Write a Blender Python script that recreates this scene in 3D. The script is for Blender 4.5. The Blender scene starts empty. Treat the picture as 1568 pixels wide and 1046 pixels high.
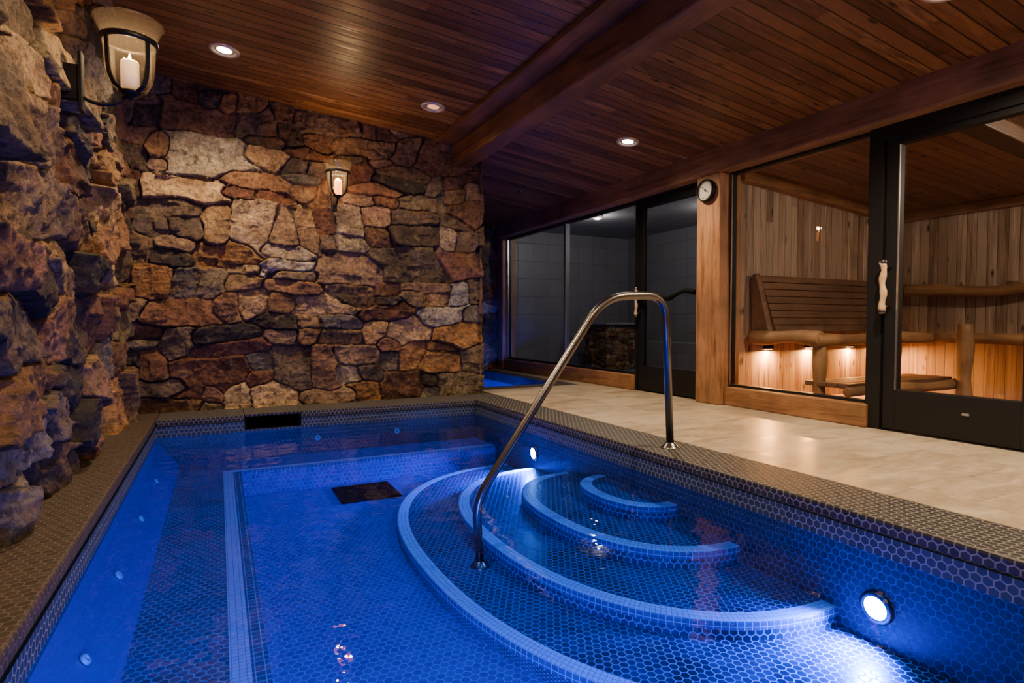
import bpy, math, random
import numpy as np
from mathutils import Vector, Matrix
random.seed(7)
SC=bpy.context.scene
COL=SC.collection

# ------------------------------------------------------------------ node helpers
class NT:
    def __init__(s,name):
        s.m=bpy.data.materials.new(name); s.m.use_nodes=True
        s.t=s.m.node_tree; s.t.nodes.clear()
        s.out=s.t.nodes.new('ShaderNodeOutputMaterial')
    def n(s,ty,**kw):
        nd=s.t.nodes.new(ty)
        for k,v in kw.items(): setattr(nd,k,v)
        return nd
    def lk(s,a,b): s.t.links.new(a,b)
    def put(s,sock,v):
        if v is None: return
        if isinstance(v,bpy.types.NodeSocket): s.lk(v,sock)
        else: sock.default_value=v
    def math(s,op,a,b=None,c=None,clamp=False):
        nd=s.n('ShaderNodeMath',operation=op,use_clamp=clamp)
        s.put(nd.inputs[0],a); s.put(nd.inputs[1],b)
        if c is not None: s.put(nd.inputs[2],c)
        return nd.outputs[0]
    def vm(s,op,a,b=None,out=0):
        nd=s.n('ShaderNodeVectorMath',operation=op)
        s.put(nd.inputs[0],a)
        if b is not None: s.put(nd.inputs[1],b)
        return nd.outputs['Value'] if op in('DOT_PRODUCT','LENGTH','DISTANCE') else nd.outputs[0]
    def scale(s,a,f):
        nd=s.n('ShaderNodeVectorMath',operation='SCALE'); s.put(nd.inputs[0],a); s.put(nd.inputs['Scale'],f); return nd.outputs[0]
    def coord(s,k='Object'): return s.n('ShaderNodeTexCoord').outputs[k]
    def sep(s,v):
        nd=s.n('ShaderNodeSeparateXYZ'); s.lk(v,nd.inputs[0]); return nd.outputs
    def comb(s,x=0.,y=0.,z=0.):
        nd=s.n('ShaderNodeCombineXYZ'); s.put(nd.inputs[0],x); s.put(nd.inputs[1],y); s.put(nd.inputs[2],z); return nd.outputs[0]
    def noise(s,v,scale=5.,detail=4.,rough=.55,dist=0.,out='Fac'):
        nd=s.n('ShaderNodeTexNoise'); s.put(nd.inputs['Vector'],v); nd.inputs['Scale'].default_value=scale
        nd.inputs['Detail'].default_value=detail; nd.inputs['Roughness'].default_value=rough; nd.inputs['Distortion'].default_value=dist
        return nd.outputs[out]
    def voro(s,v,scale=5.,feature='F1',out='Distance'):
        nd=s.n('ShaderNodeTexVoronoi',feature=feature); s.put(nd.inputs['Vector'],v); nd.inputs['Scale'].default_value=scale
        return nd.outputs[out]
    def white(s,v,out='Value'):
        nd=s.n('ShaderNodeTexWhiteNoise',noise_dimensions='3D'); s.put(nd.inputs['Vector'],v); return nd.outputs[out]
    def ramp(s,f,stops):
        nd=s.n('ShaderNodeValToRGB'); s.put(nd.inputs[0],f); r=nd.color_ramp
        while len(r.elements)<len(stops): r.elements.new(.5)
        for e,(p,c) in zip(r.elements,stops):
            e.position=p; e.color=(c[0],c[1],c[2],1) if not isinstance(c,(int,float)) else (c,c,c,1)
        return nd.outputs[0]
    def rng(s,f,a,b,c,d,smooth=False):
        nd=s.n('ShaderNodeMapRange',interpolation_type='SMOOTHSTEP' if smooth else 'LINEAR')
        s.put(nd.inputs[0],f)
        for i,x in enumerate((a,b,c,d)): nd.inputs[i+1].default_value=x
        return nd.outputs[0]
    def mix(s,f,a,b,mode='MIX'):
        nd=s.n('ShaderNodeMix',data_type='RGBA',blend_type=mode)
        def cc(v): return (v[0],v[1],v[2],1) if isinstance(v,(tuple,list)) else v
        s.put(nd.inputs[0],f); s.put(nd.inputs[6],cc(a)); s.put(nd.inputs[7],cc(b)); return nd.outputs[2]
    def bump(s,h,strength=.5,dist=.01,normal=None):
        nd=s.n('ShaderNodeBump'); nd.inputs['Strength'].default_value=strength; nd.inputs['Distance'].default_value=dist
        s.lk(h,nd.inputs['Height'])
        if normal is not None: s.lk(normal,nd.inputs['Normal'])
        return nd.outputs[0]
    def pbr(s,col,rough=.5,metal=0.,normal=None,emit=None,estr=0.,spec=None):
        p=s.n('ShaderNodeBsdfPrincipled')
        def cc(v): return (v[0],v[1],v[2],1) if isinstance(v,(tuple,list)) else v
        s.put(p.inputs['Base Color'],cc(col)); s.put(p.inputs['Roughness'],rough); s.put(p.inputs['Metallic'],metal)
        if normal is not None: s.lk(normal,p.inputs['Normal'])
        if spec is not None: p.inputs['Specular IOR Level'].default_value=spec
        if emit is not None:
            p.inputs['Emission Color'].default_value=(*emit,1); p.inputs['Emission Strength'].default_value=estr
        s.lk(p.outputs[0],s.out.inputs[0]); return s.m

def simple(name,col,rough=.5,metal=0.,var=.15,scale=30.,bump=.1,spec=None):
    t=NT(name); c=t.coord(); nz=t.noise(c,scale,3)
    f=t.rng(nz,.3,.7,1-var,1+var)
    cc=t.vm('MULTIPLY',tuple(col),t.comb(f,f,f))
    return t.pbr(cc,rough,metal,t.bump(nz,bump,.002),spec=spec)
def emissive(name,col,strength):
    t=NT(name); return t.pbr((.8,.8,.8),.4,0,None,col,strength)

# ------------------------------------------------------------------ materials
def hex_tile(name,c1,c2,grout,size=.027,rough=.3,square=False,gw=.07,patch=0.,pcol=(.10,.035,.06),spec=None):
    t=NT(name); uv=t.coord('UV')
    p=t.vm('ADD',t.scale(uv,1/size),(500.,500.,0.))
    if not square:
        R=(1.,1.7320508,1.); Hh=(.5,.8660254,0.)
        a=t.vm('SUBTRACT',t.vm('MODULO',p,R),Hh)
        b=t.vm('SUBTRACT',t.vm('MODULO',t.vm('SUBTRACT',p,Hh),R),Hh)
        sel=t.math('LESS_THAN',t.vm('DOT_PRODUCT',a,a),t.vm('DOT_PRODUCT',b,b))
        mx=t.n('ShaderNodeMix',data_type='VECTOR'); t.put(mx.inputs[0],sel); t.lk(b,mx.inputs[4]); t.lk(a,mx.inputs[5]); g=mx.outputs[1]
        ag=t.vm('ABSOLUTE',g); hd=t.math('MAXIMUM',t.sep(ag)[0],t.vm('DOT_PRODUCT',ag,(.5,.8660254,0.)))
    else:
        g=t.vm('SUBTRACT',t.vm('MODULO',p,(1.,1.,1.)),(.5,.5,0.))
        ag=t.sep(t.vm('ABSOLUTE',g)); hd=t.math('MAXIMUM',ag[0],ag[1])
    edge=t.math('SUBTRACT',.5,hd)
    cid=t.vm('SUBTRACT',p,g)
    cid=t.vm('SNAP',t.vm('ADD',cid,(.05,.05,0.)),(.25,.25,1.))
    wn=t.white(cid)
    nz=t.noise(t.coord(),1.7,3)
    f=t.math('ADD',t.math('MULTIPLY',wn,.7),t.math('MULTIPLY',nz,.3))
    col=t.mix(f,c1,c2)
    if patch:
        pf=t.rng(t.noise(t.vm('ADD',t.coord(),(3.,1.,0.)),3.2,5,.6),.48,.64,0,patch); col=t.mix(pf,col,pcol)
    k=t.rng(edge,gw*.5,gw,0,1,True)
    col=t.mix(k,grout,col)
    rr=t.rng(k,0,1,.8,rough)
    return t.pbr(col,rr,0,t.bump(k,.35,.003),spec=spec)

def planks(name,along,across,width,cols,groove=.05,seglen=2.2,rough=.4,dark=.25,knots=True,gscale=1.,bumps=.35):
    t=NT(name); o=t.sep(t.coord()); L=o[along]; A=o[across]
    third=o[3-along-across]
    s=t.math('DIVIDE',t.math('ADD',A,50.),width); idx=t.math('FLOOR',s); fr=t.math('FRACT',s)
    w1=t.white(t.comb(idx,3.1,0.))
    idx2=t.math('FLOOR',t.math('ADD',t.math('DIVIDE',L,seglen),t.math('MULTIPLY',w1,7.)))
    w2=t.white(t.comb(idx,idx2,1.5)); w3=t.white(t.comb(idx,idx2,9.5))
    off=t.math('MULTIPLY',w3,40.)
    gv=t.comb(t.math('ADD',t.math('MULTIPLY',L,1.6*gscale),off),t.math('MULTIPLY',A,28.*gscale),t.math('MULTIPLY',third,28.*gscale))
    grain=t.noise(gv,1.,6,.6,.6)
    gv2=t.comb(t.math('ADD',t.math('MULTIPLY',L,4.),off),t.math('MULTIPLY',A,160.),t.math('MULTIPLY',third,160.))
    fine=t.noise(gv2,1.,3,.6)
    f=t.math('ADD',t.math('MULTIPLY',w2,.62),t.math('MULTIPLY',grain,.38))
    n=len(cols); col=t.ramp(f,[(.12+.76*i/(n-1),c) for i,c in enumerate(cols)])
    g=t.rng(t.math('ADD',t.math('MULTIPLY',grain,.6),t.math('MULTIPLY',fine,.4)),.3,.7,.5,1.4)
    col=t.vm('MULTIPLY',col,t.comb(g,g,g))
    if knots:
        kv=t.comb(t.math('ADD',t.math('MULTIPLY',L,3.2),off),t.math('MULTIPLY',A,9.),0.)
        kd=t.voro(kv,1.)
        k=t.rng(kd,.05,.19,.1,1.,True)
        col=t.vm('MULTIPLY',col,t.comb(k,k,k))
    e=t.math('MINIMUM',fr,t.math('SUBTRACT',1.,fr))
    gr=t.rng(e,groove*.3,groove,dark*.3,1,True)
    col=t.vm('MULTIPLY',col,t.comb(gr,gr,gr))
    h=t.math('ADD',t.math('MULTIPLY',gr,1.),t.math('MULTIPLY',grain,.12))
    rr=t.rng(grain,.3,.7,rough-.08,rough+.15)
    return t.pbr(col,rr,0,t.bump(h,bumps,.006))

def timber(name,along,cols,rough=.45,sc=1.):
    t=NT(name); o=t.sep(t.coord()); ax=[0,1,2]; v=[None]*3
    for i in ax: v[i]=t.math('MULTIPLY',o[i],(1.3 if i==along else 16.)*sc)
    vec=t.comb(*v); g=t.noise(vec,1.,7,.62,1.)
    v2=[t.math('MULTIPLY',o[i],(5. if i==along else 90.)*sc) for i in ax]
    f=t.noise(t.comb(*v2),1.,3,.6)
    mixf=t.math('ADD',t.math('MULTIPLY',g,.75),t.math('MULTIPLY',f,.25))
    n=len(cols); col=t.ramp(mixf,[(.3+.4*i/(n-1),c) for i,c in enumerate(cols)])
    big=t.noise(t.coord(),2.3,3); b=t.rng(big,.3,.7,.6,1.35); col=t.vm('MULTIPLY',col,t.comb(b,b,b))
    return t.pbr(col,t.rng(g,.3,.7,rough-.05,rough+.2),0,t.bump(mixf,.4,.006))

def stone_mat():
    t=NT('fieldstone'); c=t.coord()
    at=t.n('ShaderNodeAttribute',attribute_name='col'); base=at.outputs['Color']; al=at.outputs['Alpha']
    n1=t.noise(c,5.,8,.65,.4); n2=t.noise(c,28.,7,.75); n3=t.noise(c,3.1,5,.6,1.); n4=t.noise(c,95.,5,.75)
    f=t.math('MULTIPLY',t.rng(n1,.3,.7,.5,1.5),t.rng(n2,.32,.68,.4,1.6))
    f=t.math('MULTIPLY',f,t.rng(n4,.3,.7,.6,1.4))
    col=t.vm('MULTIPLY',base,t.comb(f,f,f))
    col=t.mix(t.rng(n3,.54,.68,0,.5),col,(.24,.105,.028))
    n5=t.noise(t.vm('ADD',c,(7.,3.,2.)),7.,8,.7)
    col=t.mix(t.rng(n5,.55,.70,0,.6),col,(.44,.30,.14))
    col=t.mix(t.rng(t.noise(t.vm('ADD',c,(1.,9.,4.)),13.,8,.75),.53,.65,0,.85),col,(.024,.018,.012))
    mort=t.mix(n2,(.02,.015,.011),(.13,.095,.06))
    col=t.mix(t.rng(al,.0,.45,0,1,True),mort,col)
    h=t.math('ADD',t.math('MULTIPLY',n2,.65),t.math('MULTIPLY',n4,.35))
    nb=t.bump(h,1.,.04)
    return t.pbr(col,t.rng(n2,.3,.7,.55,.88),0,nb,spec=.25)

def travertine():
    t=NT('limestone_deck'); c=t.coord(); o=t.sep(c)
    sx=t.math('DIVIDE',t.math('ADD',o[0],50.1),.46); sy=t.math('DIVIDE',t.math('ADD',o[1],50.),.46)
    ix=t.math('FLOOR',sx); 
    sy=t.math('ADD',sy,t.math('MULTIPLY',t.math('MODULO',ix,2.),.5)); iy=t.math('FLOOR',sy)
    fx=t.math('FRACT',sx); fy=t.math('FRACT',sy)
    ex=t.math('MINIMUM',fx,t.math('SUBTRACT',1.,fx)); ey=t.math('MINIMUM',fy,t.math('SUBTRACT',1.,fy))
    e=t.math('MINIMUM',ex,ey); w=t.white(t.comb(ix,iy,2.))
    n=t.noise(t.vm('ADD',t.vm('MULTIPLY',c,(1.2,4.,1.)),t.comb(t.math('MULTIPLY',w,4.),0.,0.)),1.4,8,.65,.8)
    n2=t.noise(c,24.,5,.6)
    f=t.math('ADD',t.math('MULTIPLY',n,.82),t.math('MULTIPLY',w,.18))
    col=t.ramp(f,[(.25,(.24,.18,.12)),(.45,(.37,.30,.215)),(.6,(.47,.40,.30)),(.8,(.31,.245,.17))])
    g=t.rng(n2,.3,.7,.85,1.12); col=t.vm('MULTIPLY',col,t.comb(g,g,g))
    k=t.rng(e,.002,.008,.72,1,True); col=t.vm('MULTIPLY',col,t.comb(k,k,k))
    return t.pbr(col,t.rng(n,.3,.7,.26,.42),0,t.bump(t.math('ADD',k,t.math('MULTIPLY',n2,.15)),.12,.003))

def glassy(name,tint=(.96,.97,.97),ior=1.5,rough=.0,scl=1.,bumpy=None,milky=0.):
    """thin sheet: Schlick reflectance that is the same from both sides"""
    t=NT(name)
    tr=t.n('ShaderNodeBsdfTransparent'); tr.inputs[0].default_value=(*tint,1)
    gl=t.n('ShaderNodeBsdfGlossy'); gl.inputs['Roughness'].default_value=rough
    if bumpy:
        c=t.coord(); h=t.math('ADD',t.noise(c,bumpy[0],2,.5,.3),t.math('MULTIPLY',t.noise(c,bumpy[0]*3.7,2),.25))
        nb=t.bump(h,bumpy[1],bumpy[2]); t.lk(nb,gl.inputs['Normal'])
        fr=t.n('ShaderNodeFresnel'); fr.inputs[0].default_value=ior; t.lk(nb,fr.inputs['Normal']); f=fr.outputs[0]
    else:
        ge=t.n('ShaderNodeNewGeometry')
        cs=t.math('ABSOLUTE',t.vm('DOT_PRODUCT',ge.outputs['Normal'],ge.outputs['Incoming']))
        f0=((ior-1)/(ior+1))**2
        f=t.math('ADD',f0,t.math('MULTIPLY',1-f0,t.math('POWER',t.math('SUBTRACT',1.,cs,clamp=True),5.)))
    f=t.math('MULTIPLY',f,scl,clamp=True)
    base=tr.outputs[0]
    if milky:
        d=t.n('ShaderNodeBsdfTranslucent'); d.inputs[0].default_value=(.9,.8,.65,1)
        m0=t.n('ShaderNodeMixShader'); m0.inputs[0].default_value=milky; t.lk(base,m0.inputs[1]); t.lk(d.outputs[0],m0.inputs[2]); base=m0.outputs[0]
    mx=t.n('ShaderNodeMixShader'); t.lk(f,mx.inputs[0]); t.lk(base,mx.inputs[1]); t.lk(gl.outputs[0],mx.inputs[2])
    t.lk(mx.outputs[0],t.out.inputs[0]); return t.m

M={}
M['stone']=stone_mat()
M['hexdry']=hex_tile('slate_hex_mosaic',(.010,.010,.012),(.028,.027,.030),(.16,.15,.14),.034,.5,gw=.10,spec=.3)
M['hexwl']=hex_tile('waterline_hex_mosaic',(.012,.020,.038),(.026,.040,.065),(.13,.15,.18),.034,.35,gw=.09)
M['hexdryb']=hex_tile('brown_hex_mosaic',(.026,.017,.012),(.058,.038,.027),(.10,.075,.055),.034,.65,gw=.08,spec=.25)
M['hex']=hex_tile('pool_hex_mosaic',(.006,.024,.075),(.02,.060,.17),(.11,.26,.52),.034,.3,gw=.085,patch=.8,pcol=(.012,.015,.017))  # dark noise patches put the step treads' shading into the tile colour
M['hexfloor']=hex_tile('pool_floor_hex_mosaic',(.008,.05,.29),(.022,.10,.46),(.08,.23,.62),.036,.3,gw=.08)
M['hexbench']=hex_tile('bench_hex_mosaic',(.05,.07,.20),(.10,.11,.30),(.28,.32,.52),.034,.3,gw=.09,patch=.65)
M['cove']=hex_tile('cove_tile',(.008,.055,.28),(.012,.065,.32),(.010,.06,.30),.03,.3,True,.03)
M['band']=hex_tile('nosing_square_mosaic',(.48,.60,.85),(.64,.74,.92),(.14,.22,.5),.022,.3,True)
M['bandlilac']=hex_tile('bench_stripe_mosaic',(.95,.58,.80),(1.,.70,.88),(.45,.28,.5),.022,.3,True)
M['edgeband']=hex_tile('edge_square_mosaic',(.02,.06,.18),(.04,.10,.26),(.30,.45,.75),.03,.3,True)
cedar_d=[(.055,.021,.007),(.145,.057,.016),(.26,.115,.033),(.115,.044,.013),(.37,.19,.06)]
M['ceil']=planks('cedar_ceiling_boards',0,1,.098,cedar_d,.07,1.8,.38)
M['sceil']=planks('sauna_ceiling_boards',0,1,.098,[(.10,.04,.018),(.20,.085,.038),(.26,.12,.055),(.15,.062,.028)],.045,2.4,.45)
sc=[(.16,.092,.06),(.29,.20,.14),(.45,.35,.26),(.24,.155,.105),(.55,.46,.36)]
M['swy']=planks('sauna_wall_boards_x',2,1,.088,sc,.035,9.,.5,.4)
M['swx']=planks('sauna_wall_boards_y',2,0,.088,sc,.035,9.,.5,.4)
M['wallwood']=planks('dark_wall_boards',2,0,.14,cedar_d,.045,5.,.45)
M['wallwoody']=planks('dark_wall_boards_side',2,1,.14,cedar_d,.045,5.,.45)
bc=[(.045,.016,.006),(.12,.048,.014),(.20,.085,.028),(.08,.029,.010)]
M['beamy']=timber('stained_beam',1,bc); 
M['beamd']=timber('dark_joist',0,[(.03,.013,.006),(.06,.027,.012),(.085,.04,.018)])
bl=[(.11,.046,.018),(.25,.115,.046),(.36,.185,.082),(.18,.075,.029)]
M['beamly']=timber('honey_timber_long',1,[(a*.8,b*.8,c*.8) for a,b,c in bl]); M['beamlz']=timber('honey_timber_post',2,bl); M['beamlx']=timber('honey_timber_cross',0,bl)
bb=[(.08,.04,.02),(.15,.078,.042),(.21,.115,.065)]
M['slat']=timber('bench_slats',0,bb,.5); M['slaty']=timber('bench_slats_return',1,bb,.5)
lg=[(.11,.055,.022),(.24,.13,.056),(.33,.19,.09)]
M['log']=timber('peeled_log',0,lg,.5,.6); M['logz']=timber('peeled_log_post',2,lg,.5,.6); M['logy']=timber('peeled_log_rail',1,lg,.5,.6)
M['black']=simple('black_powder_coat',(.008,.008,.009),.45,.0,.2,60,spec=.3)
M['iron']=simple('wrought_iron',(.02,.018,.016),.45,.7,.3,50,.4)
M['steel']=simple('brushed_steel',(.20,.19,.18),.27,1.,.1,80)
M['alu']=simple('aluminium_mullion',(.6,.63,.66),.3,1.,.05)
M['trimw']=simple('downlight_trim',(.75,.66,.55),.35,.6,.05)
M['dark']=simple('dark_recess',(.006,.007,.008),.8,spec=.1)
M['steam']=hex_tile('steam_room_tile',(.16,.16,.165),(.20,.20,.205),(.12,.12,.12),.3,.4,True,.02)
M['deck']=travertine()
M['glass']=glassy('window_glass',(.95,.96,.96),1.5)
M['sglass']=glassy('steam_glass',(.80,.81,.83),1.5)
M['hglass']=glassy('hurricane_glass',(.96,.94,.90),1.5,.02,1.6,None,.018)
M['water']=glassy('pool_water',(.20,.40,1.),1.33,.0,1.,(2.4,.22,.05))
M['candle']=NT('candle_wax').pbr((.9,.8,.62),.5,0,None,(1.,.5,.18),.5)
M['candleh']=NT('candle_wax_lit').pbr((.9,.7,.5),.5,0,None,(1.,.24,.03),6.)
M['flame']=emissive('candle_flame',(1.,.55,.2),22.)
M['lens']=emissive('downlight_lens',(1.,.82,.6),30.)
M['lensdim']=emissive('downlight_lens_dim',(1.,.35,.12),1.2)
M['plens']=emissive('pool_light_lens',(.35,.7,1.),140.)
M['warmlens']=emissive('sauna_lamp_lens',(1.,.6,.28),8.)
M['dialface']=simple('dial_face',(.62,.62,.56),.4,0,.05)
M['white']=simple('white_plastic',(.5,.52,.54),.4,0,.05)
M['bone']=timber('branch_handle',2,[(.30,.17,.08),(.5,.34,.2),(.6,.44,.28)],.4,2.)

# ------------------------------------------------------------------ mesh helpers
def link(o,parent=None):
    COL.objects.link(o)
    if parent is not None: o.parent=parent
    return o
def empty(name,loc=(0,0,0)):
    e=bpy.data.objects.new(name,None); e.empty_display_size=.1; COL.objects.link(e); return e
def metric_uv(me):
    uv=me.uv_layers.new(name='UVMap')
    for p in me.polygons:
        n=p.normal; ax=max(range(3),key=lambda i:abs(n[i]))
        for li in p.loop_indices:
            c=me.vertices[me.loops[li].vertex_index].co
            uv.data[li].uv=((c.x,c.y) if ax==2 else (c.y,c.z) if ax==0 else (c.x,c.z))
def mesh(name,verts,faces,mat,parent=None,smooth=False,uv=True,bevel=0.,segs=2):
    me=bpy.data.meshes.new(name); me.from_pydata([tuple(v) for v in verts],[],faces)
    mats=mat if isinstance(mat,list) else [mat]
    for m in mats: me.materials.append(m)
    me.update()
    if uv: metric_uv(me)
    if smooth: me.polygons.foreach_set('use_smooth',[True]*len(me.polygons))
    o=bpy.data.objects.new(name,me)
    if bevel>0:
        b=o.modifiers.new('bevel','BEVEL'); b.width=bevel; b.segments=segs; b.limit_method='ANGLE'
    return link(o,parent)
BF=[(0,3,2,1),(4,5,6,7),(0,1,5,4),(1,2,6,5),(2,3,7,6),(3,0,4,7)]
def bv(x0,x1,y0,y1,z0,z1): return [(x0,y0,z0),(x1,y0,z0),(x1,y1,z0),(x0,y1,z0),(x0,y0,z1),(x1,y0,z1),(x1,y1,z1),(x0,y1,z1)]
def box(name,x0,x1,y0,y1,z0,z1,mat,parent=None,bevel=.004):
    return mesh(name,bv(x0,x1,y0,y1,z0,z1),BF,mat,parent,bevel=bevel)
def boxes(name,lst,mat,parent=None,bevel=.004):
    V=[];F=[]
    for b in lst:
        k=len(V); V+=bv(*b); F+=[tuple(i+k for i in f) for f in BF]
    return mesh(name,V,F,mat,parent,bevel=bevel)
def prism_x(name,poly,x0,x1,mat,parent=None,bevel=0.):
    n=len(poly); V=[(x0,a,b) for a,b in poly]+[(x1,a,b) for a,b in poly]
    F=[tuple(range(n))[::-1],tuple(range(n,2*n))]+[(i,(i+1)%n,n+(i+1)%n,n+i) for i in range(n)]
    return mesh(name,V,F,mat,parent,bevel=bevel)
def tube_data(pts,rad,seg=14):
    pts=[Vector(p) for p in pts]; n=len(pts)
    if not isinstance(rad,(list,tuple)): rad=[rad]*n
    V=[];F=[]; up=None
    for i,p in enumerate(pts):
        tg=(pts[min(i+1,n-1)]-pts[max(i-1,0)]).normalized()
        if up is None:
            up=Vector((0,0,1)) if abs(tg.z)<.9 else Vector((0,1,0))
        s=tg.cross(up).normalized(); up=s.cross(tg).normalized()
        for k in range(seg):
            a=2*math.pi*k/seg; V.append(p+(s*math.cos(a)+up*math.sin(a))*rad[i])
    for i in range(n-1):
        for k in range(seg):
            a=i*seg+k; b=i*seg+(k+1)%seg; F.append((a,b,b+seg,a+seg))
    F.append(tuple(range(seg))[::-1]); F.append(tuple((n-1)*seg+k for k in range(seg)))
    return V,F
def tube(name,pts,rad,mat,parent=None,seg=14):
    V,F=tube_data(pts,rad,seg); return mesh(name,V,F,mat,parent,smooth=True,uv=False)
def smoothpath(pts,r=.06,k=7):
    pts=[Vector(p) for p in pts]; out=[pts[0]]
    for i in range(1,len(pts)-1):
        rr=r[i-1] if isinstance(r,(list,tuple)) else r
        a,b,c=pts[i-1],pts[i],pts[i+1]; p=b+(a-b).normalized()*rr; q=b+(c-b).normalized()*rr
        for j in range(k+1):
            t=j/k; out.append(p*(1-t)**2+b*2*t*(1-t)+q*t*t)
    out.append(pts[-1]); return out
def lathe(name,prof,mat,mtx,parent=None,seg=32,closed=False):
    V=[];F=[];n=len(prof)
    for r,z in prof:
        for k in range(seg):
            a=2*math.pi*k/seg; V.append(mtx@Vector((r*math.cos(a),r*math.sin(a),z)))
    for i in range(n-1):
        for k in range(seg):
            a=i*seg+k;b=i*seg+(k+1)%seg; F.append((a,b,b+seg,a+seg))
    if closed:
        F.append(tuple(range(seg))[::-1]); F.append(tuple((n-1)*seg+k for k in range(seg)))
    return mesh(name,V,F,mat,parent,smooth=True,uv=False)
def T(x,y,z): return Matrix.Translation((x,y,z))
def log(name,a,b,r,mat,parent=None,wob=.015,n=14,seed=0):
    rr=random.Random(seed); a=Vector(a); b=Vector(b); pts=[];rad=[]
    ph=[rr.uniform(0,6.28) for _ in range(4)]
    for i in range(n+1):
        t=i/n; p=a.lerp(b,t); p=p+Vector((math.sin(5*t+ph[0]),math.sin(6*t+ph[1]),math.sin(4.3*t+ph[2])))*wob*math.sin(math.pi*t)
        pts.append(p); rad.append(r*(1+.12*math.sin(9*t+ph[3])))
    pts=[pts[0]]+pts+[pts[-1]]; 
    d=(b-a).normalized()*.004
    pts[0]=pts[1]-d; pts[-1]=pts[-2]+d
    rad=[rad[0]*.85]+rad+[rad[-1]*.85]
    return tube(name,pts,rad,mat,parent,18)

# ------------------------------------------------------------------ noise in numpy
RT=np.random.RandomState(3).rand(256,256)
def vn(x,y,s=0):
    x=x+s*17.3; y=y+s*9.7
    xi=np.floor(x).astype(int); yi=np.floor(y).astype(int); fx=x-xi; fy=y-yi
    fx=fx*fx*(3-2*fx); fy=fy*fy*(3-2*fy)
    g=lambda a,b: RT[a%256,b%256]
    return (g(xi,yi)*(1-fx)+g(xi+1,yi)*fx)*(1-fy)+(g(xi,yi+1)*(1-fx)+g(xi+1,yi+1)*fx)*fy-.5
def fbm(x,y,s=0,o=4):
    r=0;a=1.
    for i in range(o): r=r+a*vn(x*2**i,y*2**i,s+i*3); a*=.5
    return r
def facets(x,y,cell,tilt,a,s=0):
    """chiselled facets: lower envelope of randomly tilted shallow bowls"""
    gx=np.floor(x/cell).astype(int); gy=np.floor(y/cell).astype(int); best=np.full(x.shape,9.)
    for i in (-1,0,1):
        for j in (-1,0,1):
            cx=gx+i; cy=gy+j
            r=lambda k: RT[(cx*7+k*31+s*13)%256,(cy*5+k*57+s*29)%256]
            px=(cx+r(0))*cell; py=(cy+r(1))*cell; dx=x-px; dy=y-py
            h=(r(2)-.5)*tilt*2*dx+(r(3)-.5)*tilt*2*dy+r(4)*cell*.25+a*(dx*dx+dy*dy)
            best=np.minimum(best,h)
    return best
PAL=[(.20,.092,.045),(.31,.19,.09),(.23,.12,.057),(.155,.105,.062),(.065,.05,.038),(.25,.13,.075),(.38,.25,.125),(.17,.07,.036),(.19,.14,.08),(.095,.065,.044),(.35,.27,.165),(.30,.15,.05),(.13,.09,.06),(.24,.15,.085),(.15,.125,.093)]
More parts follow.
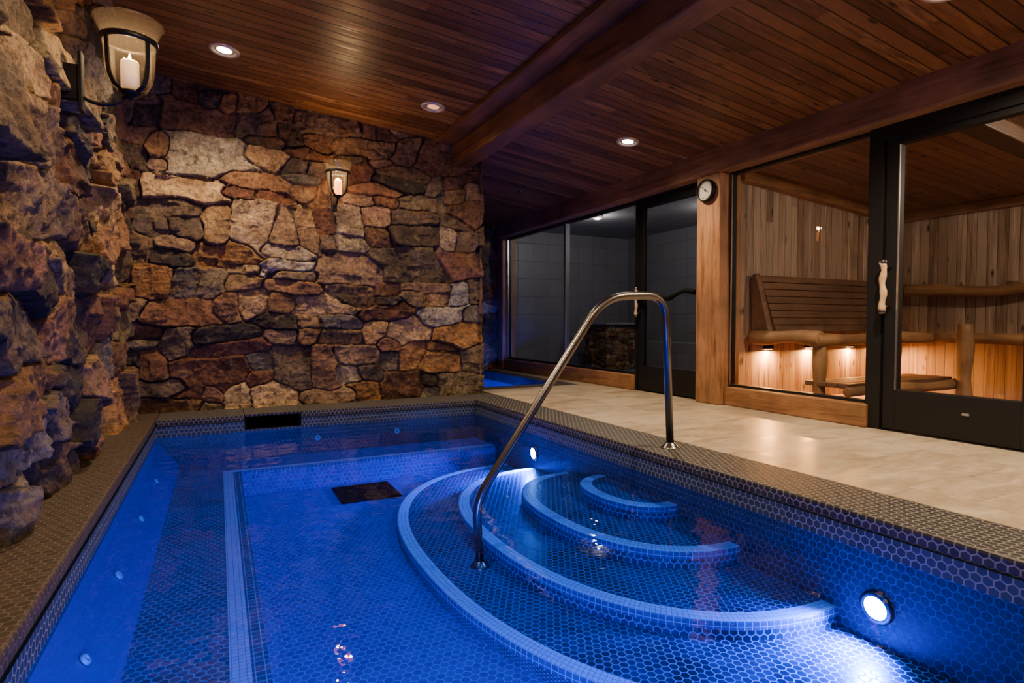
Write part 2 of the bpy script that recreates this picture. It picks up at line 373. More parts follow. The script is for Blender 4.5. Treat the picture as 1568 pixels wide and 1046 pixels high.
def stone_wall(name,us,vs,mapper,seed=1,off=(.02,.07),size=1.,over=(),flip=False,parent=None,rg=1.,rot=.2):
    rs=random.Random(seed); u0,u1,v0,v1=us[0],us[-1],vs[0],vs[-1]
    S=[]; v=v0-.05     # each stone: centre u,v, half width, half height
    while v<v1+.1:
        rh=rs.choice([.12,.16,.20,.24,.29])*size*rs.uniform(.9,1.1); u=u0-.2-rs.random()*.2
        while u<u1+.25:
            w=rs.choice([.15,.20,.26,.32,.40,.46])*size*rs.uniform(.85,1.15)
            wob=.07*math.sin(u*2.1+v*5+seed)+.03*math.sin(u*5.3+seed*2)
            vc=v+wob
            if rh>.17*size and rs.random()<.5:
                f=rs.uniform(.35,.65)
                if rs.random()<.45 and w>.25*size:
                    g=rs.uniform(.4,.6)
                    S.append((u+w*g/2,vc+rh*f/2,w*g/2,rh*f/2)); S.append((u+w*(1+g)/2,vc+rh*f/2,w*(1-g)/2,rh*f/2))
                else: S.append((u+w/2,vc+rh*f/2,w/2,rh*f/2))
                S.append((u+w/2,vc+rh*(1+f)/2,w/2,rh*(1-f)/2))
            else: S.append((u+w/2,vc+rh/2+rs.uniform(-.02,.02),w/2,rh/2*rs.uniform(.95,1.2)))
            u+=w
        v+=rh
    S=np.array(S); n=len(S); rn=np.random.RandomState(seed)
    th=rn.uniform(-rot,rot,n); ct,sn=np.cos(th),np.sin(th)
    shear=rn.uniform(-.6,.6,n)
    cols=np.array([PAL[rn.randint(len(PAL))] for _ in range(n)])*rn.uniform(.7,1.35,(n,1))
    for (ou,ovv,c) in over:
        i=np.argmin(((S[:,:2]-np.array([ou,ovv]))**2).sum(1)); cols[i]=c
    offs=rn.uniform(off[0],off[1],n); tlt=rn.uniform(-1,1,(n,2))*np.array([.13,.21])*rg
    U,V=np.meshgrid(us,vs); uf=U.ravel(); vf=V.ravel()
    wu=uf+.020*fbm(uf*3.5,vf*3.5,1,2)+.011*fbm(uf*15,vf*15,2,4); wv=vf+.020*fbm(uf*3.5,vf*3.5,5,2)+.011*fbm(uf*15,vf*15,6,4)
    N=len(uf); idx=np.zeros(N,int); edge=np.zeros(N)
    hs=np.minimum(S[:,2],S[:,3])
    for s in range(0,N,10000):
        a_=wu[s:s+10000,None]-S[None,:,0]; b_=wv[s:s+10000,None]-S[None,:,1]
        x=(a_*ct+b_*sn); y=(-a_*sn+b_*ct); x=x+y*shear
        x=(x/S[:,2])**2; y=(y/S[:,3])**2
        d=np.sqrt(np.sqrt(x*x+y*y+.3*x*y))
        ii=d.argmin(1); di=d[np.arange(len(d)),ii]
        e=(d-di[:,None])*.5*(hs[None]+hs[ii][:,None])*.5; e[np.arange(len(d)),ii]=9
        idx[s:s+10000]=ii; edge[s:s+10000]=np.clip(e.min(1),0,1)
    jag=.005*fbm(uf*40,vf*40,8,2)
    e=np.clip(edge*1.3+jag,0,1); st=np.clip((e-.0005)/.009,0,1); st=st*st*(3-2*st)
    pil=1-np.exp(-e/.010)
    tilt=((wu-S[idx,0])*tlt[idx,0]+(wv-S[idx,1])*tlt[idx,1])
    io=idx*1.7
    fx=uf+.02*fbm(uf*12,vf*12,31,2); fy=vf+.02*fbm(uf*12,vf*12,33,2)
    rough=.013*fbm(uf*9+io,vf*9,11,5)+.011*np.abs(fbm(uf*26+io,vf*34,13,3))+.75*facets(fx+idx*3.1,fy*1.3,.13*size**.5,.32,.9,1)+.5*facets(fx+idx*2.3,fy*1.4,.05,.34,2.2,5)
    H=st*(offs[idx]+tilt+.006*pil+rough*rg)+.006*fbm(uf*25,vf*25,20,2)
    X,Y,Z=mapper(uf,vf,H)
    nu,nv=len(us),len(vs)
    a=np.arange(nu*nv).reshape(nv,nu); q=np.stack([a[:-1,:-1],a[:-1,1:],a[1:,1:],a[1:,:-1]],-1).reshape(-1,4)
    if flip: q=q[:,::-1]
    me=bpy.data.meshes.new(name)
    me.vertices.add(N); me.vertices.foreach_set('co',np.stack([X,Y,Z],1).astype(np.float32).ravel())
    me.loops.add(q.size); me.loops.foreach_set('vertex_index',q.astype(np.int32).ravel())
    me.polygons.add(len(q)); me.polygons.foreach_set('loop_start',np.arange(0,q.size,4,dtype=np.int32)); me.polygons.foreach_set('loop_total',np.full(len(q),4,dtype=np.int32))
    me.update(calc_edges=True); me.validate()
    ca=me.color_attributes.new('col','FLOAT_COLOR','POINT')
    rgba=np.concatenate([cols[idx],st[:,None]],1).astype(np.float32); ca.data.foreach_set('color',rgba.ravel())
    me.polygons.foreach_set('use_smooth',[True]*len(q)); me.materials.append(M['stone'])
    o=bpy.data.objects.new(name,me); return link(o,parent)

# ------------------------------------------------------------------ geometry constants
def CZ(x):
    return np.where(x<2.2,2.77-.086*x,2.5808-.13*(x-2.2)) if isinstance(x,np.ndarray) else (2.77-.086*x if x<2.2 else 2.5808-.13*(x-2.2))
XL,XR,YB=-.65,4.22,5.67
ar=lambda a,b,s: np.linspace(a,b,int((b-a)/s)+1)
over=[(.65,1.32,(.46,.40,.29)),(-.12,2.29,(.39,.32,.21)),(1.46,1.71,(.36,.22,.13)),(2.17,1.14,(.31,.29,.25)),(1.9,.70,(.36,.32,.25)),
(2.15,1.38,(.18,.085,.062)),(.18,.95,(.38,.24,.12)),(-.43,1.18,(.34,.16,.05)),(.1,1.95,(.17,.07,.04)),(1.58,.91,(.035,.033,.036)),
(.18,.49,(.18,.07,.05)),(.6,.15,(.52,.35,.18)),(.25,.12,(.48,.34,.18)),(.9,.47,(.27,.15,.085)),(1.6,.4,(.18,.14,.085)),(.25,1.62,(.44,.31,.17)),(2.4,2.0,(.40,.26,.12)),(.75,1.7,(.30,.19,.09))]
us=ar(-.75,2.51,.0072); vs=ar(-.02,2.86,.0072)
wb=stone_wall('wall_back',us,vs,lambda u,v,h:(u,YB+.05-h,np.minimum(v,CZ(u)+.03)),seed=41,off=(.012,.06),over=over,size=1.2)
stone_wall('wall_back_return',ar(YB-.02,8.75,.02),ar(-.3,2.6,.02),lambda u,v,h:(2.47+h*.6,u,v),seed=5,off=(.01,.04))
us=np.concatenate([ar(-2.5,2.1,.04)[:-1],ar(2.1,5.74,.008)])
bulge=lambda u,v: .05*np.exp(-((u-3.3)/.35)**2-((v-1.85)/.35)**2)
stone_wall('wall_left',us,ar(-.02,2.84,.009),lambda u,v,h:(XL-.08+h+bulge(u,v),u,v),seed=27,off=(.015,.12),size=1.75,
   over=[(3.2,.7,(.34,.16,.07)),(3.6,1.2,(.37,.22,.1)),(5.2,1.,(.42,.25,.11)),(5.,1.6,(.42,.26,.11)),(4.4,1.3,(.38,.19,.08)),(3.0,1.6,(.32,.2,.11)),(2.9,1.1,(.3,.19,.1)),(4.2,.5,(.36,.2,.09))],flip=True,rg=1.2)
stone_wall('wall_far',ar(2.45,4.4,.016),ar(-.1,2.6,.016),lambda u,v,h:(u,8.74-h,v),seed=9,off=(.01,.05),over=[])
box('wall_front',-.75,6.9,-2.62,-2.5,-.1,2.9,M['wallwood'])
box('wall_right',4.25,4.35,-2.5,.15,0,2.45,M['wallwoody'])
xs=[-.8,2.2,4.45]; V=[]
for y in (-2.6,8.9):
    for dz in (0,.08):
        for x in xs: V.append((x,y,CZ(x)+dz))
F=[(0,1,7,6),(1,2,8,7),(3,9,10,4),(4,10,11,5),(0,6,9,3),(2,5,11,8),(0,3,4,1),(1,4,5,2),(6,7,10,9),(7,8,11,10)]
mesh('ceiling',V,F,M['ceil'])
def slab(name,x0,x1,y0,y1,f,th,mat,parent=None):
    V=[(x0,y0,f(x0)),(x1,y0,f(x1)),(x1,y1,f(x1)),(x0,y1,f(x0))]; V+=[(a,b,c+th) for a,b,c in V]
    return mesh(name,V,[(0,3,2,1),(4,5,6,7),(0,1,5,4),(1,2,6,5),(2,3,7,6),(3,0,4,7)],mat,parent)
SZ=lambda x: 2.53-.086*x
slab('ceiling_sauna',4.36,6.95,.05,3.98,SZ,.06,M['sceil'])
slab('ceiling_steam_room',4.38,6.95,4.1,8.9,lambda x:2.3,.06,M['steam'])

# ------------------------------------------------------------------ floor / deck
box('floor',2.60,4.32,-2.5,5.98,-.12,0,M['deck'],bevel=0)
box('floor_front',-.75,2.60,-2.5,.0,-.12,0,M['deck'],bevel=0)
box('floor_walkway',3.95,4.32,5.98,8.7,-.12,-.001,M['deck'],bevel=0)
box('floor_sauna',4.32,6.9,.05,4.0,-.12,-.002,M['slaty'],bevel=0)
box('floor_steam_room',4.32,6.9,4.1,8.8,-.12,-.002,M['steam'],bevel=0)

# ------------------------------------------------------------------ pool
pool=empty('swimming_pool')
ZF=-.56; ZB=-.37; ZW=-.14
PX0,PX1,PY0,PY1=-.45,2.25,.25,5.25
def cop(name,x0,x1,y0,y1,m='hexdry',z0=-.06): return box(name,x0,x1,y0,y1,z0,0,M[m],pool,.012)
cop('coping_left',XL-.05,PX0,.0,YB,'hexdryb'); cop('coping_right',PX1,2.6,.0,YB+.3); cop('coping_front',PX0,PX1,.0,PY0)
cop('coping_back_a',PX0,.18,PY1,YB); cop('coping_back_b',.62,PX1,PY1,YB)
box('skimmer_lintel',.18,.62,PY1+.004,YB,-.022,-.0,M['hexdry'],pool,.004)
boxes('skimmer_throat',[(.182,.195,PY1+.012,PY1+.3,-.2,-.024),(.605,.618,PY1+.012,PY1+.3,-.2,-.024),(.182,.618,PY1+.28,PY1+.3,-.2,-.024),(.182,.618,PY1+.01,PY1+.3,-.17,-.13)],M['dark'],pool,0)
def quad(name,vs_,mat,uv=None):
    return mesh(name,vs_,[tuple(range(len(vs_)))],mat,pool)
quad('wall_face_left',[(PX0+.005,PY0,-.06),(PX0+.005,PY0,ZW-.02),(PX0+.005,PY1,ZW-.02),(PX0+.005,PY1,-.06)],M['hexwl'])
quad('wall_face_left_cove',[(PX0+.005,PY0,ZW-.02),(-.29,PY0,ZB),(-.29,PY1,ZB),(PX0+.005,PY1,ZW-.02)],M['cove'])
quad('wall_face_right',[(PX1-.005,PY0,-.06),(PX1-.005,PY1,-.06),(PX1-.005,PY1,ZF),(PX1-.005,PY0,ZF)],M['hexwl'])
quad('wall_face_front',[(PX0,PY0+.005,-.06),(PX1,PY0+.005,-.06),(PX1,PY0+.005,ZF),(PX0,PY0+.005,ZF)],M['hex'])
quad('wall_face_back_a',[(PX0,PY1-.005,-.06),(PX0,PY1-.005,ZF),(.18,PY1-.005,ZF),(.18,PY1-.005,-.06)],M['hexwl'])
quad('wall_face_back_b',[(.62,PY1-.005,-.06),(.62,PY1-.005,ZF),(PX1,PY1-.005,ZF),(PX1,PY1-.005,-.06)],M['hexwl'])
quad('wall_face_back_c',[(.18,PY1-.005,-.125),(.18,PY1-.005,ZF),(.62,PY1-.005,ZF),(.62,PY1-.005,-.125)],M['hexwl'])
box('pool_floor',PX0-.1,PX1+.1,PY0-.1,PY1+.1,ZF-.1,ZF,M['hexfloor'],pool,0)
BE=.135; BY=4.80
box('bench_left',PX0,BE,PY0,PY1,ZF,ZB,M['hexbench'],pool,.006)
box('bench_back',BE,PX1,BY,PY1,ZF,ZB-.001,M['hexfloor'],pool,.006)
box('bench_stripe',.016,.080,PY0+.01,BY+.085,ZB-.01,ZB+.002,M['bandlilac'],pool,0)
box('bench_edge',.082,BE+.001,PY0+.01,BY+.0,ZB-.03,ZB+.0015,M['edgeband'],pool,.003)
box('bench_back_stripe',BE-.057,PX1,BY+.03,BY+.085,ZB-.01,ZB+.0025,M['bandlilac'],pool,0)
box('bench_back_edge',BE,PX1,BY-.001,BY+.028,ZB-.03,ZB+.0015,M['edgeband'],pool,.003)
SX,SY=PX1,2.80
steps=[(.30,.37,-.25),(.62,.80,-.33),(.99,1.30,-.41),(1.35,1.80,-.485)]
NS=96
def ell(a,b,i): 
    th=math.pi*(i/NS)-math.pi/2
    p=.86
    c=math.cos(th); s=math.sin(th)
    return SX-a*abs(c)**p, SY+b*math.copysign(abs(s)**p,s)
for k,(a,b,z) in enumerate(steps):
    me=bpy.data.meshes.new('step'); V=[];F=[];UV=[];MI=[]
    rings=[(.072,z,0),(.012,z,0),(.003,z-.003,0),(0,z-.010,0),(0,z-.036,0),(0,z-.036-.2 if k<3 else ZF-.01,0)]
    arc=[0.]
    for i in range(1,NS+1):
        x0,y0=ell(a,b,i-1);x1,y1=ell(a,b,i); arc.append(arc[-1]+math.hypot(x1-x0,y1-y0))
    for d,zz,_ in rings:
        for i in range(NS+1):
            x,y=ell(a-d,b-d,i); V.append((x,y,zz))
    cidx=len(V); V.append((SX,SY,z))
    for i in range(NS):
        F.append((cidx,i,i+1)); MI.append(0); UV.append([(SX,SY),(V[i][0],V[i][1]),(V[i+1][0],V[i+1][1])])
    dist=[0,.060,.069,.077,.103,.3]
    mi=[1,1,2,2,0]
    for r in range(len(rings)-1):
        for i in range(NS):
            A=r*(NS+1)+i; B=A+1; C=B+NS+1; D_=A+NS+1
            F.append((A,D_,C,B)); MI.append(mi[r]); UV.append([(arc[i],dist[r]),(arc[i],dist[r+1]),(arc[i+1],dist[r+1]),(arc[i+1],dist[r])])
    me.from_pydata(V,[],F); ul=me.uv_layers.new(name='UVMap'); me.update()
    for m in (M['hex'],M['band'],M['edgeband']): me.materials.append(m)
    for p,m_,u_ in zip(me.polygons,MI,UV):
        p.material_index=m_
        for li,u in zip(p.loop_indices,u_): ul.data[li].uv=u
    o=bpy.data.objects.new('step_%d'%(k+1),me); link(o,pool)
mesh('water_surface',[(PX0,PY0,ZW),(PX1,PY0,ZW),(PX1,PY1+.0,ZW),(PX0,PY1+.0,ZW)],[(0,1,2,3)],M['water'],pool)
dr=[(.78,1.22,4.28,4.30,ZF,ZF+.012),(.78,1.22,4.70,4.72,ZF,ZF+.012),(.78,.80,4.28,4.72,ZF,ZF+.012),(1.20,1.22,4.28,4.72,ZF,ZF+.012)]
dr+=[(.80+.0235*i,.812+.0235*i,4.3,4.7,ZF,ZF+.009) for i in range(17)]
boxes('floor_drain_grate',dr,M['dark'],pool,0); box('floor_drain_sump',.79,1.21,4.29,4.71,ZF,ZF+.003,M['dark'],pool,0)
RX=Matrix.Rotation(math.pi/2,4,'X')
for i,y in enumerate((2.1,2.75,3.5,4.3)):
    mt=T(-.372,y,-.255)@Matrix.Rotation(math.radians(55),4,'Y')
    lathe('jet_%d'%i,[(.003,.0),(.006,.004),(.009,.010),(.016,.010),(.018,.006),(.018,0)],M['white'],mt,pool,20)
for i,x in enumerate((.75,1.45)):
    lathe('jet_back_%d'%i,[(.004,.0),(.010,.004),(.013,.012),(.024,.012),(.026,.006),(.026,0)],M['white'],T(x,PY1-.01,-.24)@RX,pool,20)
BLUE=(.01,.14,1.)
def area(name,loc,dirv,size,power,col,parent=None,shape='DISK',sy=None,spread=None):
    l=bpy.data.lights.new(name,'AREA'); l.shape=shape; l.size=size
    if sy: l.size_y=sy
    l.energy=power; l.color=col
    if spread: l.spread=math.radians(spread)
    o=bpy.data.objects.new(name,l); o.location=loc; o.rotation_euler=Vector(dirv).to_track_quat('-Z','Y').to_euler(); link(o,parent); return o
def point(name,loc,power,col,soft,parent):
    l=bpy.data.lights.new(name,'POINT'); l.energy=power; l.color=col; l.shadow_soft_size=soft
    o=bpy.data.objects.new(name,l); o.location=loc; link(o,parent); return o
def pool_light(i,loc,dirv,power,aim=None):
    q=Vector(dirv).to_track_quat('Z','Y').to_matrix().to_4x4(); mt=T(*loc)@q
    lathe('pool_light_ring_%d'%i,[(.044,.012),(.056,.014),(.063,.008),(.065,-.01)],M['steel'],mt,pool,28)
    lathe('pool_light_lens_%d'%i,[(.0005,.020),(.025,.017),(.045,.008)],M['plens'],mt,pool,28)
    d=Vector(dirv).normalized(); area('pool_lamp_%d'%i,Vector(loc)+d*.04,aim or dirv,.08,power,BLUE,pool,spread=125)
pool_light(1,(PX1-.01,4.06,-.29),(-1,0,-.05),42,(-1,0,-.75))
pool_light(2,(PX1-.01,1.34,-.34),(-1,0,-.05),46,(-1,.1,-.75))
pool_light(3,(.35,PY0+.01,-.29),(0,1,-.05),40,(0,1,-.35))
pool_light(4,(-.15,PY0+.01,-.25),(0,1,0),16,(0,1,-.35))

# ------------------------------------------------------------------ plunge pool beyond
pl=empty('plunge_pool')
boxes('rim',[(2.62,3.94,5.99,6.3,-.14,-.005),(2.62,2.74,6.3,8.6,-.14,-.005),(3.78,3.94,6.3,8.6,-.14,-.005),(2.62,3.94,8.5,8.6,-.14,-.005)],M['hexdry'],pl,.006)
boxes('basin',[(2.64,3.9,6.25,8.6,-.7,-.6),(2.64,2.73,6.3,8.6,-.6,-.14),(3.79,3.9,6.3,8.6,-.6,-.14),(2.64,3.9,6.2,6.29,-.6,-.14),(2.64,3.9,8.52,8.6,-.6,-.14)],M['hexfloor'],pl,0)
mesh('plunge_water',[(2.74,6.3,-.10),(3.78,6.3,-.10),(3.78,8.5,-.10),(2.74,8.5,-.10)],[(0,1,2,3)],M['water'],pl)
area('plunge_lamp',(3.2,6.4,-.3),(0,1,-.3),.12,50,BLUE,pl,spread=110)
tube('grab_rail',smoothpath([(2.70,6.15,-.01),(2.70,6.15,.85),(2.70,6.9,.8),(2.76,7.3,.05),(2.76,7.3,-.4)],.12),.02,M['black'],pl)

# ------------------------------------------------------------------ handrail
hr=empty('pool_handrail')
P=smoothpath([(2.42,2.69,0),(2.37,2.69,.915),(1.93,2.69,.90),(1.15,2.69,-.15),(1.17,2.69,-.485)],[.14,.16,.10],9)
tube('tube',P,.0225,M['steel'],hr,18)
lathe('deck_flange',[(.024,.035),(.03,.03),(.045,.012),(.055,.006),(.056,0)],M['steel'],T(2.42,2.69,0),hr)
lathe('step_flange',[(.024,.03),(.03,.025),(.045,.01),(.05,.004),(.051,0)],M['steel'],T(1.17,2.69,-.485),hr)

# ------------------------------------------------------------------ beams, posts, trim
def beam_slab(name,x0,x1,y0,y1,z0,z1,mat,bev=.012,parent=None): return box(name,x0,x1,y0,y1,z0,z1,mat,parent,bev)
bm=empty('ceiling_beam')
beam_slab('main_timber',2.17,2.36,-2.5,YB+.02,2.36,2.60,M['beamy'],.015,bm)
V=[(1.97,-2.5,2.61-.055),(2.17,-2.5,2.61-.055),(2.17,5.6,2.61-.055),(1.97,5.6,2.61-.055)]; V+=[(a,b,c+.045) for a,b,c in V]
mesh('cap_board',V,BF,M['beamy'],bm,bevel=.006)
beam_slab('header_beam',4.06,4.38,-2.5,8.7,2.12,2.42,M['beamly'],.018)
beam_slab('wood_post',4.07,4.34,3.90,4.19,0,2.12,M['beamlz'],.012)
boxes('trim_1',[(4.13,4.34,2.58,3.90,0,.17)],M['beamly'],None,.012)
boxes('trim_2',[(4.13,4.34,5.22,8.55,0,.17)],M['beamly'],None,.012)
boxes('trim_3',[(4.10,4.34,8.50,8.66,0,2.12)],M['beamlz'],None,.012)

def frame(name,y0,y1,z0,z1,w,x0,x1,mat,parent,bot=None):
    bot=bot or w
    boxes(name,[(x0,x1,y0,y0+w,z0,z1),(x0,x1,y1-w,y1,z0,z1),(x0,x1,y0+w,y1-w,z1-w,z1),(x0,x1,y0+w,y1-w,z0,z0+bot)],mat,parent,.003)
def glass(name,y0,y1,z0,z1,x,mat,parent): mesh(name,[(x,y0,z0),(x,y1,z0),(x,y1,z1),(x,y0,z1)],[(0,3,2,1)],mat,parent)
w1=empty('window_1')
frame('frame',5.22,8.50,.17,2.12,.03,4.19,4.25,M['black'],w1)
boxes('mullion',[(4.185,4.255,6.72,6.76,.2,2.09)],M['alu'],w1,.003)
boxes('edge_trim',[(4.18,4.19,8.455,8.47,.2,2.09)],M['alu'],w1,0)
glass('pane_a',5.25,6.72,.2,2.09,4.216,M['sglass'],w1); glass('pane_b',6.76,8.47,.2,2.09,4.216,M['sglass'],w1)
d1=empty('door_1')
frame('jamb',4.19,5.22,0,2.12,.03,4.17,4.27,M['black'],d1,.004)
frame('leaf',4.225,5.185,.01,2.085,.075,4.185,4.245,M['black'],d1,.27)
glass('pane',4.30,5.11,.27,2.02,4.212,M['sglass'],d1)
def handle(p,x,y,z,L,r):
    tube('grip',[(x,y+.006*math.sin(i*1.1),z-L/2+L*i/12) for i in range(13)],[r*(1+.18*math.sin(i*1.7)) for i in range(13)],M['bone'],p,12)
    for s in (-1,1):
        tube('stud_%d'%s,[(4.185,y,z+s*L*.40),(x,y,z+s*L*.40)],.011,M['steel'],p,12)
        lathe('cap_%d'%s,[(.001,.018),(r*1.15,.014),(r*1.25,0),(r*1.1,-.01)],M['steel'],T(x,y,z+s*L*.5)@(Matrix.Identity(4) if s>0 else Matrix.Rotation(math.pi,4,'X')),p,16)
handle(d1,4.12,5.145,.98,.30,.016)
tube('branch_rail',[(4.15+.012*math.sin(i),4.29+.84*i/14,1.02+.03*math.sin(i*.75)+.03*(1-i/14)) for i in range(15)],[.026+.005*math.sin(i*1.3) for i in range(15)],M['dark'],d1,12)
w2=empty('window_2')
frame('frame',2.60,3.89,.17,2.12,.022,4.19,4.25,M['black'],w2)
glass('pane',2.622,3.868,.19,2.10,4.216,M['glass'],w2)
boxes('edge_trim',[(4.185,4.2,3.868,3.878,.18,2.1)],M['alu'],w2,0)
d2=empty('door_2')
frame('jamb',1.50,2.60,0,2.12,.10,4.16,4.29,M['black'],d2,.004)
frame('leaf',1.605,2.49,.01,2.06,.085,4.175,4.245,M['black'],d2,.28)
glass('pane',1.69,2.405,.28,1.98,4.212,M['glass'],d2)
boxes('bead',[(4.17,4.18,2.398,2.406,.29,1.97)],M['alu'],d2,0)
boxes('lock',[(4.165,4.176,1.95,1.99,.17,.185)],M['alu'],d2,0)
handle(d2,4.10,2.455,1.0,.34,.020)
w3=empty('window_3')
frame('frame',.15,1.50,.0,2.12,.04,4.19,4.25,M['black'],w3)
glass('pane',.19,1.46,.04,2.08,4.216,M['glass'],w3)

# ------------------------------------------------------------------ dial thermometer
cl=empty('wall_thermometer')
mt=T(4.065,4.05,1.975)@Matrix.Rotation(-math.pi/2,4,'Y')
lathe('case',[(.098,0),(.104,.01),(.104,.03),(.098,.042),(.088,.04),(.088,.026)],M['iron'],mt,cl,40)
lathe('dial',[(.0005,.027),(.09,.026)],M['dialface'],mt,cl,40)
tk=[]
for i in range(24):
    a=2*math.pi*i/24
    c=Vector((0,math.cos(a),math.sin(a))); x=4.065-.0285
    p=Vector((x,4.05,1.975))+c*.071; tk.append((x-.0008,x,p.y-.0025,p.y+.0025,p.z-.0045,p.z+.0045))
boxes('tick_marks',tk,M['dark'],cl,0)
tube('needle',[(4.035,4.05-.03,1.975-.02),(4.035,4.05+.045,1.975+.04)],.0025,M['dark'],cl,6)
lathe('hub',[(.0005,.036),(.008,.034),(.009,.027)],M['iron'],mt,cl,16)

# ------------------------------------------------------------------ wall sconces
def sconce(name,loc,ang,lit,power,out=.22,back=.10,s=.9):
    root=empty(name); B=T(*loc)@Matrix.Rotation(ang,4,'Z')@Matrix.Scale(s,4)
    def tx(l): return [B@Vector(p) for p in l]
    V=tx(bv(-.030,.030,-out,-out+.018,-.29,-.02)); mesh('back_plate',V,BF,M['iron'],root,bevel=.004)
    V=tx(bv(-.020,.020,-out-back,-out+.002,-.24,-.08)); mesh('mounting_block',V,BF,M['iron'],root,bevel=.004)
    tube('arm',tx(smoothpath([(0,-out+.015,-.22),(0,-out*.72,-.245),(0,-out*.3,-.235),(0,-.01,-.185)],.04)),.009,M['iron'],root,10)
    prof=[(.004,-.165),(.04,-.162),(.075,-.145),(.096,-.11),(.104,-.05),(.108,.03),(.112,.075),(.122,.105),(.138,.14),(.143,.155)]
    lathe('glass_shade',prof,M['hglass'],B,root,40)
    lathe('glass_rim',[(.141,.152),(.146,.153),(.146,.158),(.141,.158)],M['hglass'],B,root,40)
    lathe('ring',[(.110,.052),(.120,.052),(.121,.076),(.113,.076)],M['iron'],B,root,40)
    for i in range(4):
        a=math.pi/4+i*math.pi/2
        V=[];w=.011
        for r,z in [(.112,.06),(.109,.0),(.107,-.06),(.100,-.112),(.080,-.15),(.045,-.168),(.01,-.172)]:
            for dd,rr in ((-w,r),(w,r),(w,r+.006),(-w,r+.006)):
                V.append(B@Vector((rr*math.cos(a)-dd*math.sin(a),rr*math.sin(a)+dd*math.cos(a),z)))
        F=[]
        for j in range(6):
            for q in range(4): F.append((j*4+q,j*4+(q+1)%4,j*4+4+(q+1)%4,j*4+4+q))
        F+=[(0,1,2,3),(27,26,25,24)]
        mesh('strap_%d'%i,V,F,M['iron'],root,uv=False)
    lathe('cup',[(.002,-.205),(.012,-.2),(.016,-.19),(.03,-.182),(.05,-.172),(.05,-.166),(.002,-.166)],M['iron'],B,root,24)
    lathe('candle',[(.001,-.155),(.038,-.155),(.038,-.03),(.034,-.022),(.012,-.028),(.001,-.03)],M['candleh'] if lit else M['candle'],B,root,28)
    lathe('flame',[(.0005,-.028),(.006,-.022),(.008,-.012),(.005,.004),(.0005,.016)],M['flame'],B,root,14)
    point('candle_light',B@Vector((0,0,.04)),power,(1.,.60,.28),.03,root)
sconce('wall_sconce',(-.36,3.33,2.015),-math.pi/2,False,15.,.20,.10,1.0)
sconce('wall_sconce.001',(.965,5.36,2.03),math.pi,True,11.,.23,.07,.88)

# ------------------------------------------------------------------ downlights
def downlight(x,y,power,on=True,r=.1,cf=CZ,col=(1.,.72,.45)):
    z=cf(x); tilt=Matrix.Rotation(math.atan(.086 if x<2.2 else .13),4,'Y'); mt=T(x,y,z)@tilt
    root=empty('recessed_downlight')
    lathe('trim_ring',[(r*.72,-.002),(r*.78,-.010),(r,-.012),(r*1.06,-.006),(r*1.07,.001)],M['trimw'],mt,root,36)
    lathe('baffle',[(r*.72,-.002),(r*.66,-.0015),(r*.5,-.001)],M['trimw'],mt,root,36)
    lathe('lens',[(.0005,-.004),(r*.3,-.0035),(r*.52,-.001)],M['lens'] if on else M['lensdim'],mt,root,30)
    if power>0:
        l=bpy.data.lights.new('lamp','SPOT'); l.energy=power; l.color=col; l.spot_size=math.radians(145); l.spot_blend=.85; l.shadow_soft_size=.05
        o=bpy.data.objects.new('lamp',l); o.location=(x,y,z-.05); link(o,root)
downlight(.066,4.86,200); downlight(1.69,4.88,80,False); downlight(3.4,4.38,165)
downlight(.25,2.35,220); downlight(3.3,1.7,330); downlight(3.3,-.6,170); downlight(.2,-.4,150); downlight(1.5,.9,80)
sp=empty('fire_sprinkler')
lathe('escutcheon',[(.045,0),(.043,-.006),(.015,-.01),(.01,-.03),(.022,-.033),(.0005,-.035)],M['steel'],T(3.45,6.6,CZ(3.45)),sp,24)

# ------------------------------------------------------------------ sauna
box('wall_sauna_side',4.32,6.85,3.95,4.05,0,2.2,M['swx'],bevel=0)
box('wall_sauna_back',6.80,6.9,.05,3.95,0,2.1,M['swy'],bevel=0)
box('wall_sauna_front',4.36,6.85,.05,.13,0,2.2,M['swx'],bevel=0)
V=[(4.34,3.86,SZ(4.34)-.09),(6.8,3.86,SZ(6.8)-.09),(6.8,3.95,SZ(6.8)-.09),(4.34,3.95,SZ(4.34)-.09)]; V+=[(a,b,c+.09) for a,b,c in V]
mesh('trim_4',V,BF,M['beamlx'],bevel=.006)
box('trim_5',6.72,6.80,.13,3.86,SZ(6.75)-.09,SZ(6.75),M['beamly'])
V=[(4.4,2.05,SZ(4.4)-.10),(6.8,2.05,SZ(6.8)-.10),(6.8,2.2,SZ(6.8)-.10),(4.4,2.2,SZ(4.4)-.10)]; V+=[(a,b,c+.10) for a,b,c in V]
mesh('sauna_ceiling_beam',V,BF,M['beamd'],bevel=.01)
sb=empty('sauna_bench')
boxes('upper_seat',[(4.5,6.75,3.24+.095*i,3.325+.095*i,.60,.64) for i in range(6)],M['slat'],sb,.006)
boxes('return_seat',[(6.15+.1*i,6.24+.1*i,.3,3.24,.60,.64) for i in range(6)],M['slaty'],sb,.006)
def pslat(z0,z1):
    f=lambda z: 3.66+(z-.66)*.36
    return [(4.55,f(z0),z0),(6.6,f(z0),z0),(6.6,f(z0)+.03,z0),(4.55,f(z0)+.03,z0),(4.55,f(z1),z1),(6.6,f(z1),z1),(6.6,f(z1)+.03,z1),(4.55,f(z1)+.03,z1)]
V=[];F=[]
for i in range(8):
    k=len(V); V+=pslat(.67+.067*i,.67+.067*i+.06); F+=[tuple(q+k for q in f) for f in BF]
mesh('backrest_slats',V,F,M['slat'],sb,bevel=.005)
prism_x('backrest_end',[(3.70,.66),(3.90,.66),(3.92,1.15),(3.90,1.21),(3.87,1.22),(3.84,1.15)],4.49,4.56,M['slat'],sb,.01)
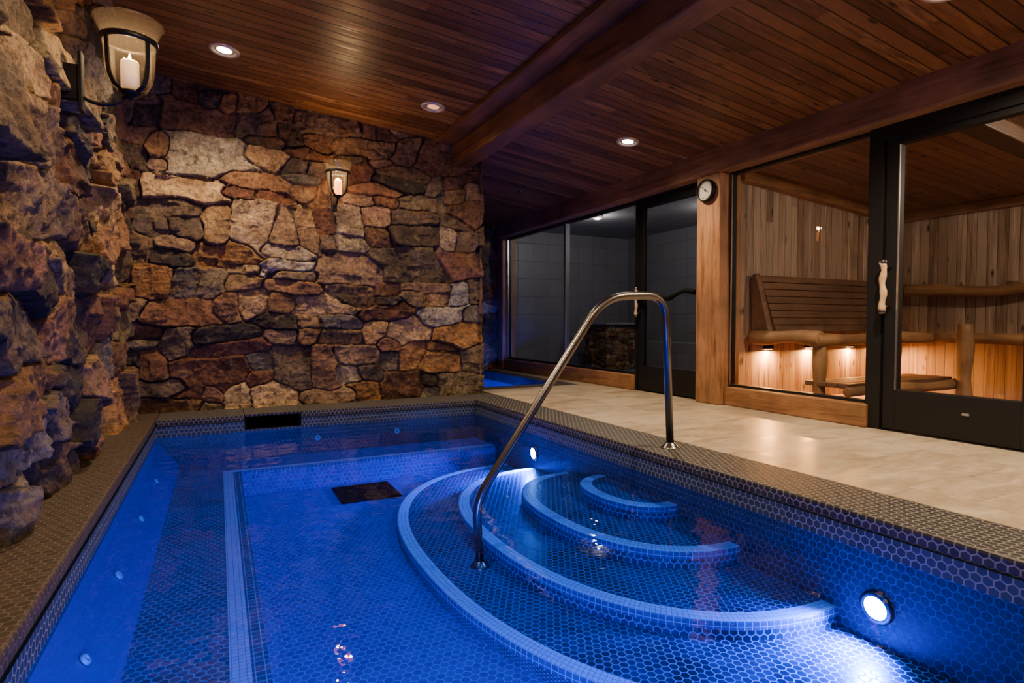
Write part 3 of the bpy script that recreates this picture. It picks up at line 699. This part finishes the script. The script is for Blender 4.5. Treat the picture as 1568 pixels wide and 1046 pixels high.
prism_x('backrest_end_far',[(3.70,.66),(3.90,.66),(3.92,1.15),(3.90,1.21),(3.87,1.22),(3.84,1.15)],6.6,6.66,M['slat'],sb,.01)
log('front_log',(4.44,3.22,.61),(6.15,3.20,.60),.055,M['log'],sb,.02,seed=1)
log('end_log',(4.47,3.18,.62),(4.47,3.88,.62),.06,M['logy'],sb,.015,seed=2)
log('return_log',(6.12,3.15,.61),(6.12,.35,.61),.055,M['logy'],sb,.02,24,seed=3)
log('leg_a',(4.55,3.24,0),(4.55,3.24,.57),.055,M['logz'],sb,.008,seed=4)
log('leg_b',(5.6,3.24,0),(5.6,3.24,.57),.055,M['logz'],sb,.008,seed=5)
log('arm_post',(5.95,2.83,0),(5.95,2.83,.74),.062,M['logz'],sb,.008,seed=6)
log('arm_post_b',(6.1,2.2,0),(6.1,2.2,.74),.06,M['logz'],sb,.008,seed=7)
boxes('lower_step',[(4.5,6.0,2.95+.1*i,3.04+.1*i,.22,.26) for i in range(4)],M['slat'],sb,.006)
log('lower_log',(4.46,2.93,.2),(6.0,2.92,.2),.045,M['log'],sb,.015,seed=8)
rl=[];rr=[]
for i in range(31):
    t=i/30; rl.append((6.66+.02*math.sin(9*t),3.8-3.5*t,1.12+.055*math.sin(7.5*t+3.4)+.02*math.sin(17*t))); rr.append(.05+.012*math.sin(8*t+1))
lr=empty('log_backrest_rail'); tube('log',rl,rr,M['logy'],lr,18)
boxes('bracket',[(6.68,6.80,y,y+.05,1.06,1.15) for y in (.8,1.8,2.8,3.5)],M['slaty'],lr,.004)
for i,x in enumerate((4.75,5.35,6.0,6.5)):
    root=empty('under_bench_lamp')
    box('housing',x-.05,x+.05,3.90,3.945,.50,.57,M['iron'],root,.004)
    box('lens',x-.04,x+.04,3.91,3.935,.495,.50,M['warmlens'],root,0)
    area('lamp',(x,3.905,.485),(0,-.1,-1),.07,24,(1.,.38,.08),root)
def ceil_lamp(x,y,p,cf,name='sauna_ceiling_lamp',col=(1.,.78,.55)):
    root=empty(name); z=cf(x)
    lathe('dome',[(.0005,-.05),(.04,-.045),(.065,-.03),(.075,-.01),(.08,0)],M['trimw'],T(x,y,z),root,28)
    point('lamp',(x,y,z-.13),p,col,.05,root)
ceil_lamp(5.3,1.1,68,SZ); ceil_lamp(5.6,.5,24,SZ)
box('wall_tiled',6.8,6.9,4.05,8.8,0,2.3,M['steam'],bevel=0)
box('wall_steam_end',4.3,6.85,8.72,8.8,0,2.3,M['steam'],bevel=0)
box('wall_partition',4.32,6.85,4.05,4.12,0,2.3,M['steam'],bevel=0)
box('steam_bench',6.3,6.79,4.15,8.7,0,.45,M['steam'],bevel=.01)
pd=empty('stone_reflection')  # stone block added behind the glass to imitate a reflection of stonework
stone_wall('stone_front',ar(5.50,6.15,.01),ar(0,.72,.01),lambda u,v,h:(u,7.62-h,v),seed=31,off=(.01,.04),size=.55,parent=pd)
stone_wall('stone_side',ar(7.60,8.2,.012),ar(0,.72,.012),lambda u,v,h:(5.52-h,u,v),seed=32,off=(.01,.04),size=.55,parent=pd)
box('cap',5.46,6.2,7.54,8.25,.72,.76,M['steam'],pd,.01)
ceil_lamp(5.9,5.6,26,lambda x:2.29,'steam_room_lamp',(1.,.93,.86))
ceil_lamp(4.9,7.0,18,lambda x:2.29,'steam_room_lamp',(1.,.93,.86))

# ------------------------------------------------------------------ world & camera
w=bpy.data.worlds.new('World'); SC.world=w; w.use_nodes=True
w.node_tree.nodes['Background'].inputs[0].default_value=(.01,.012,.02,1); w.node_tree.nodes['Background'].inputs[1].default_value=.5
cam=bpy.data.cameras.new('camera'); cam.sensor_width=36; cam.lens=20.5; cam.clip_start=.02
co=bpy.data.objects.new('camera',cam); co.location=(0,0,.75)
co.rotation_euler=(math.radians(90-1.8),0,math.radians(-26.7)); link(co); SC.camera=co
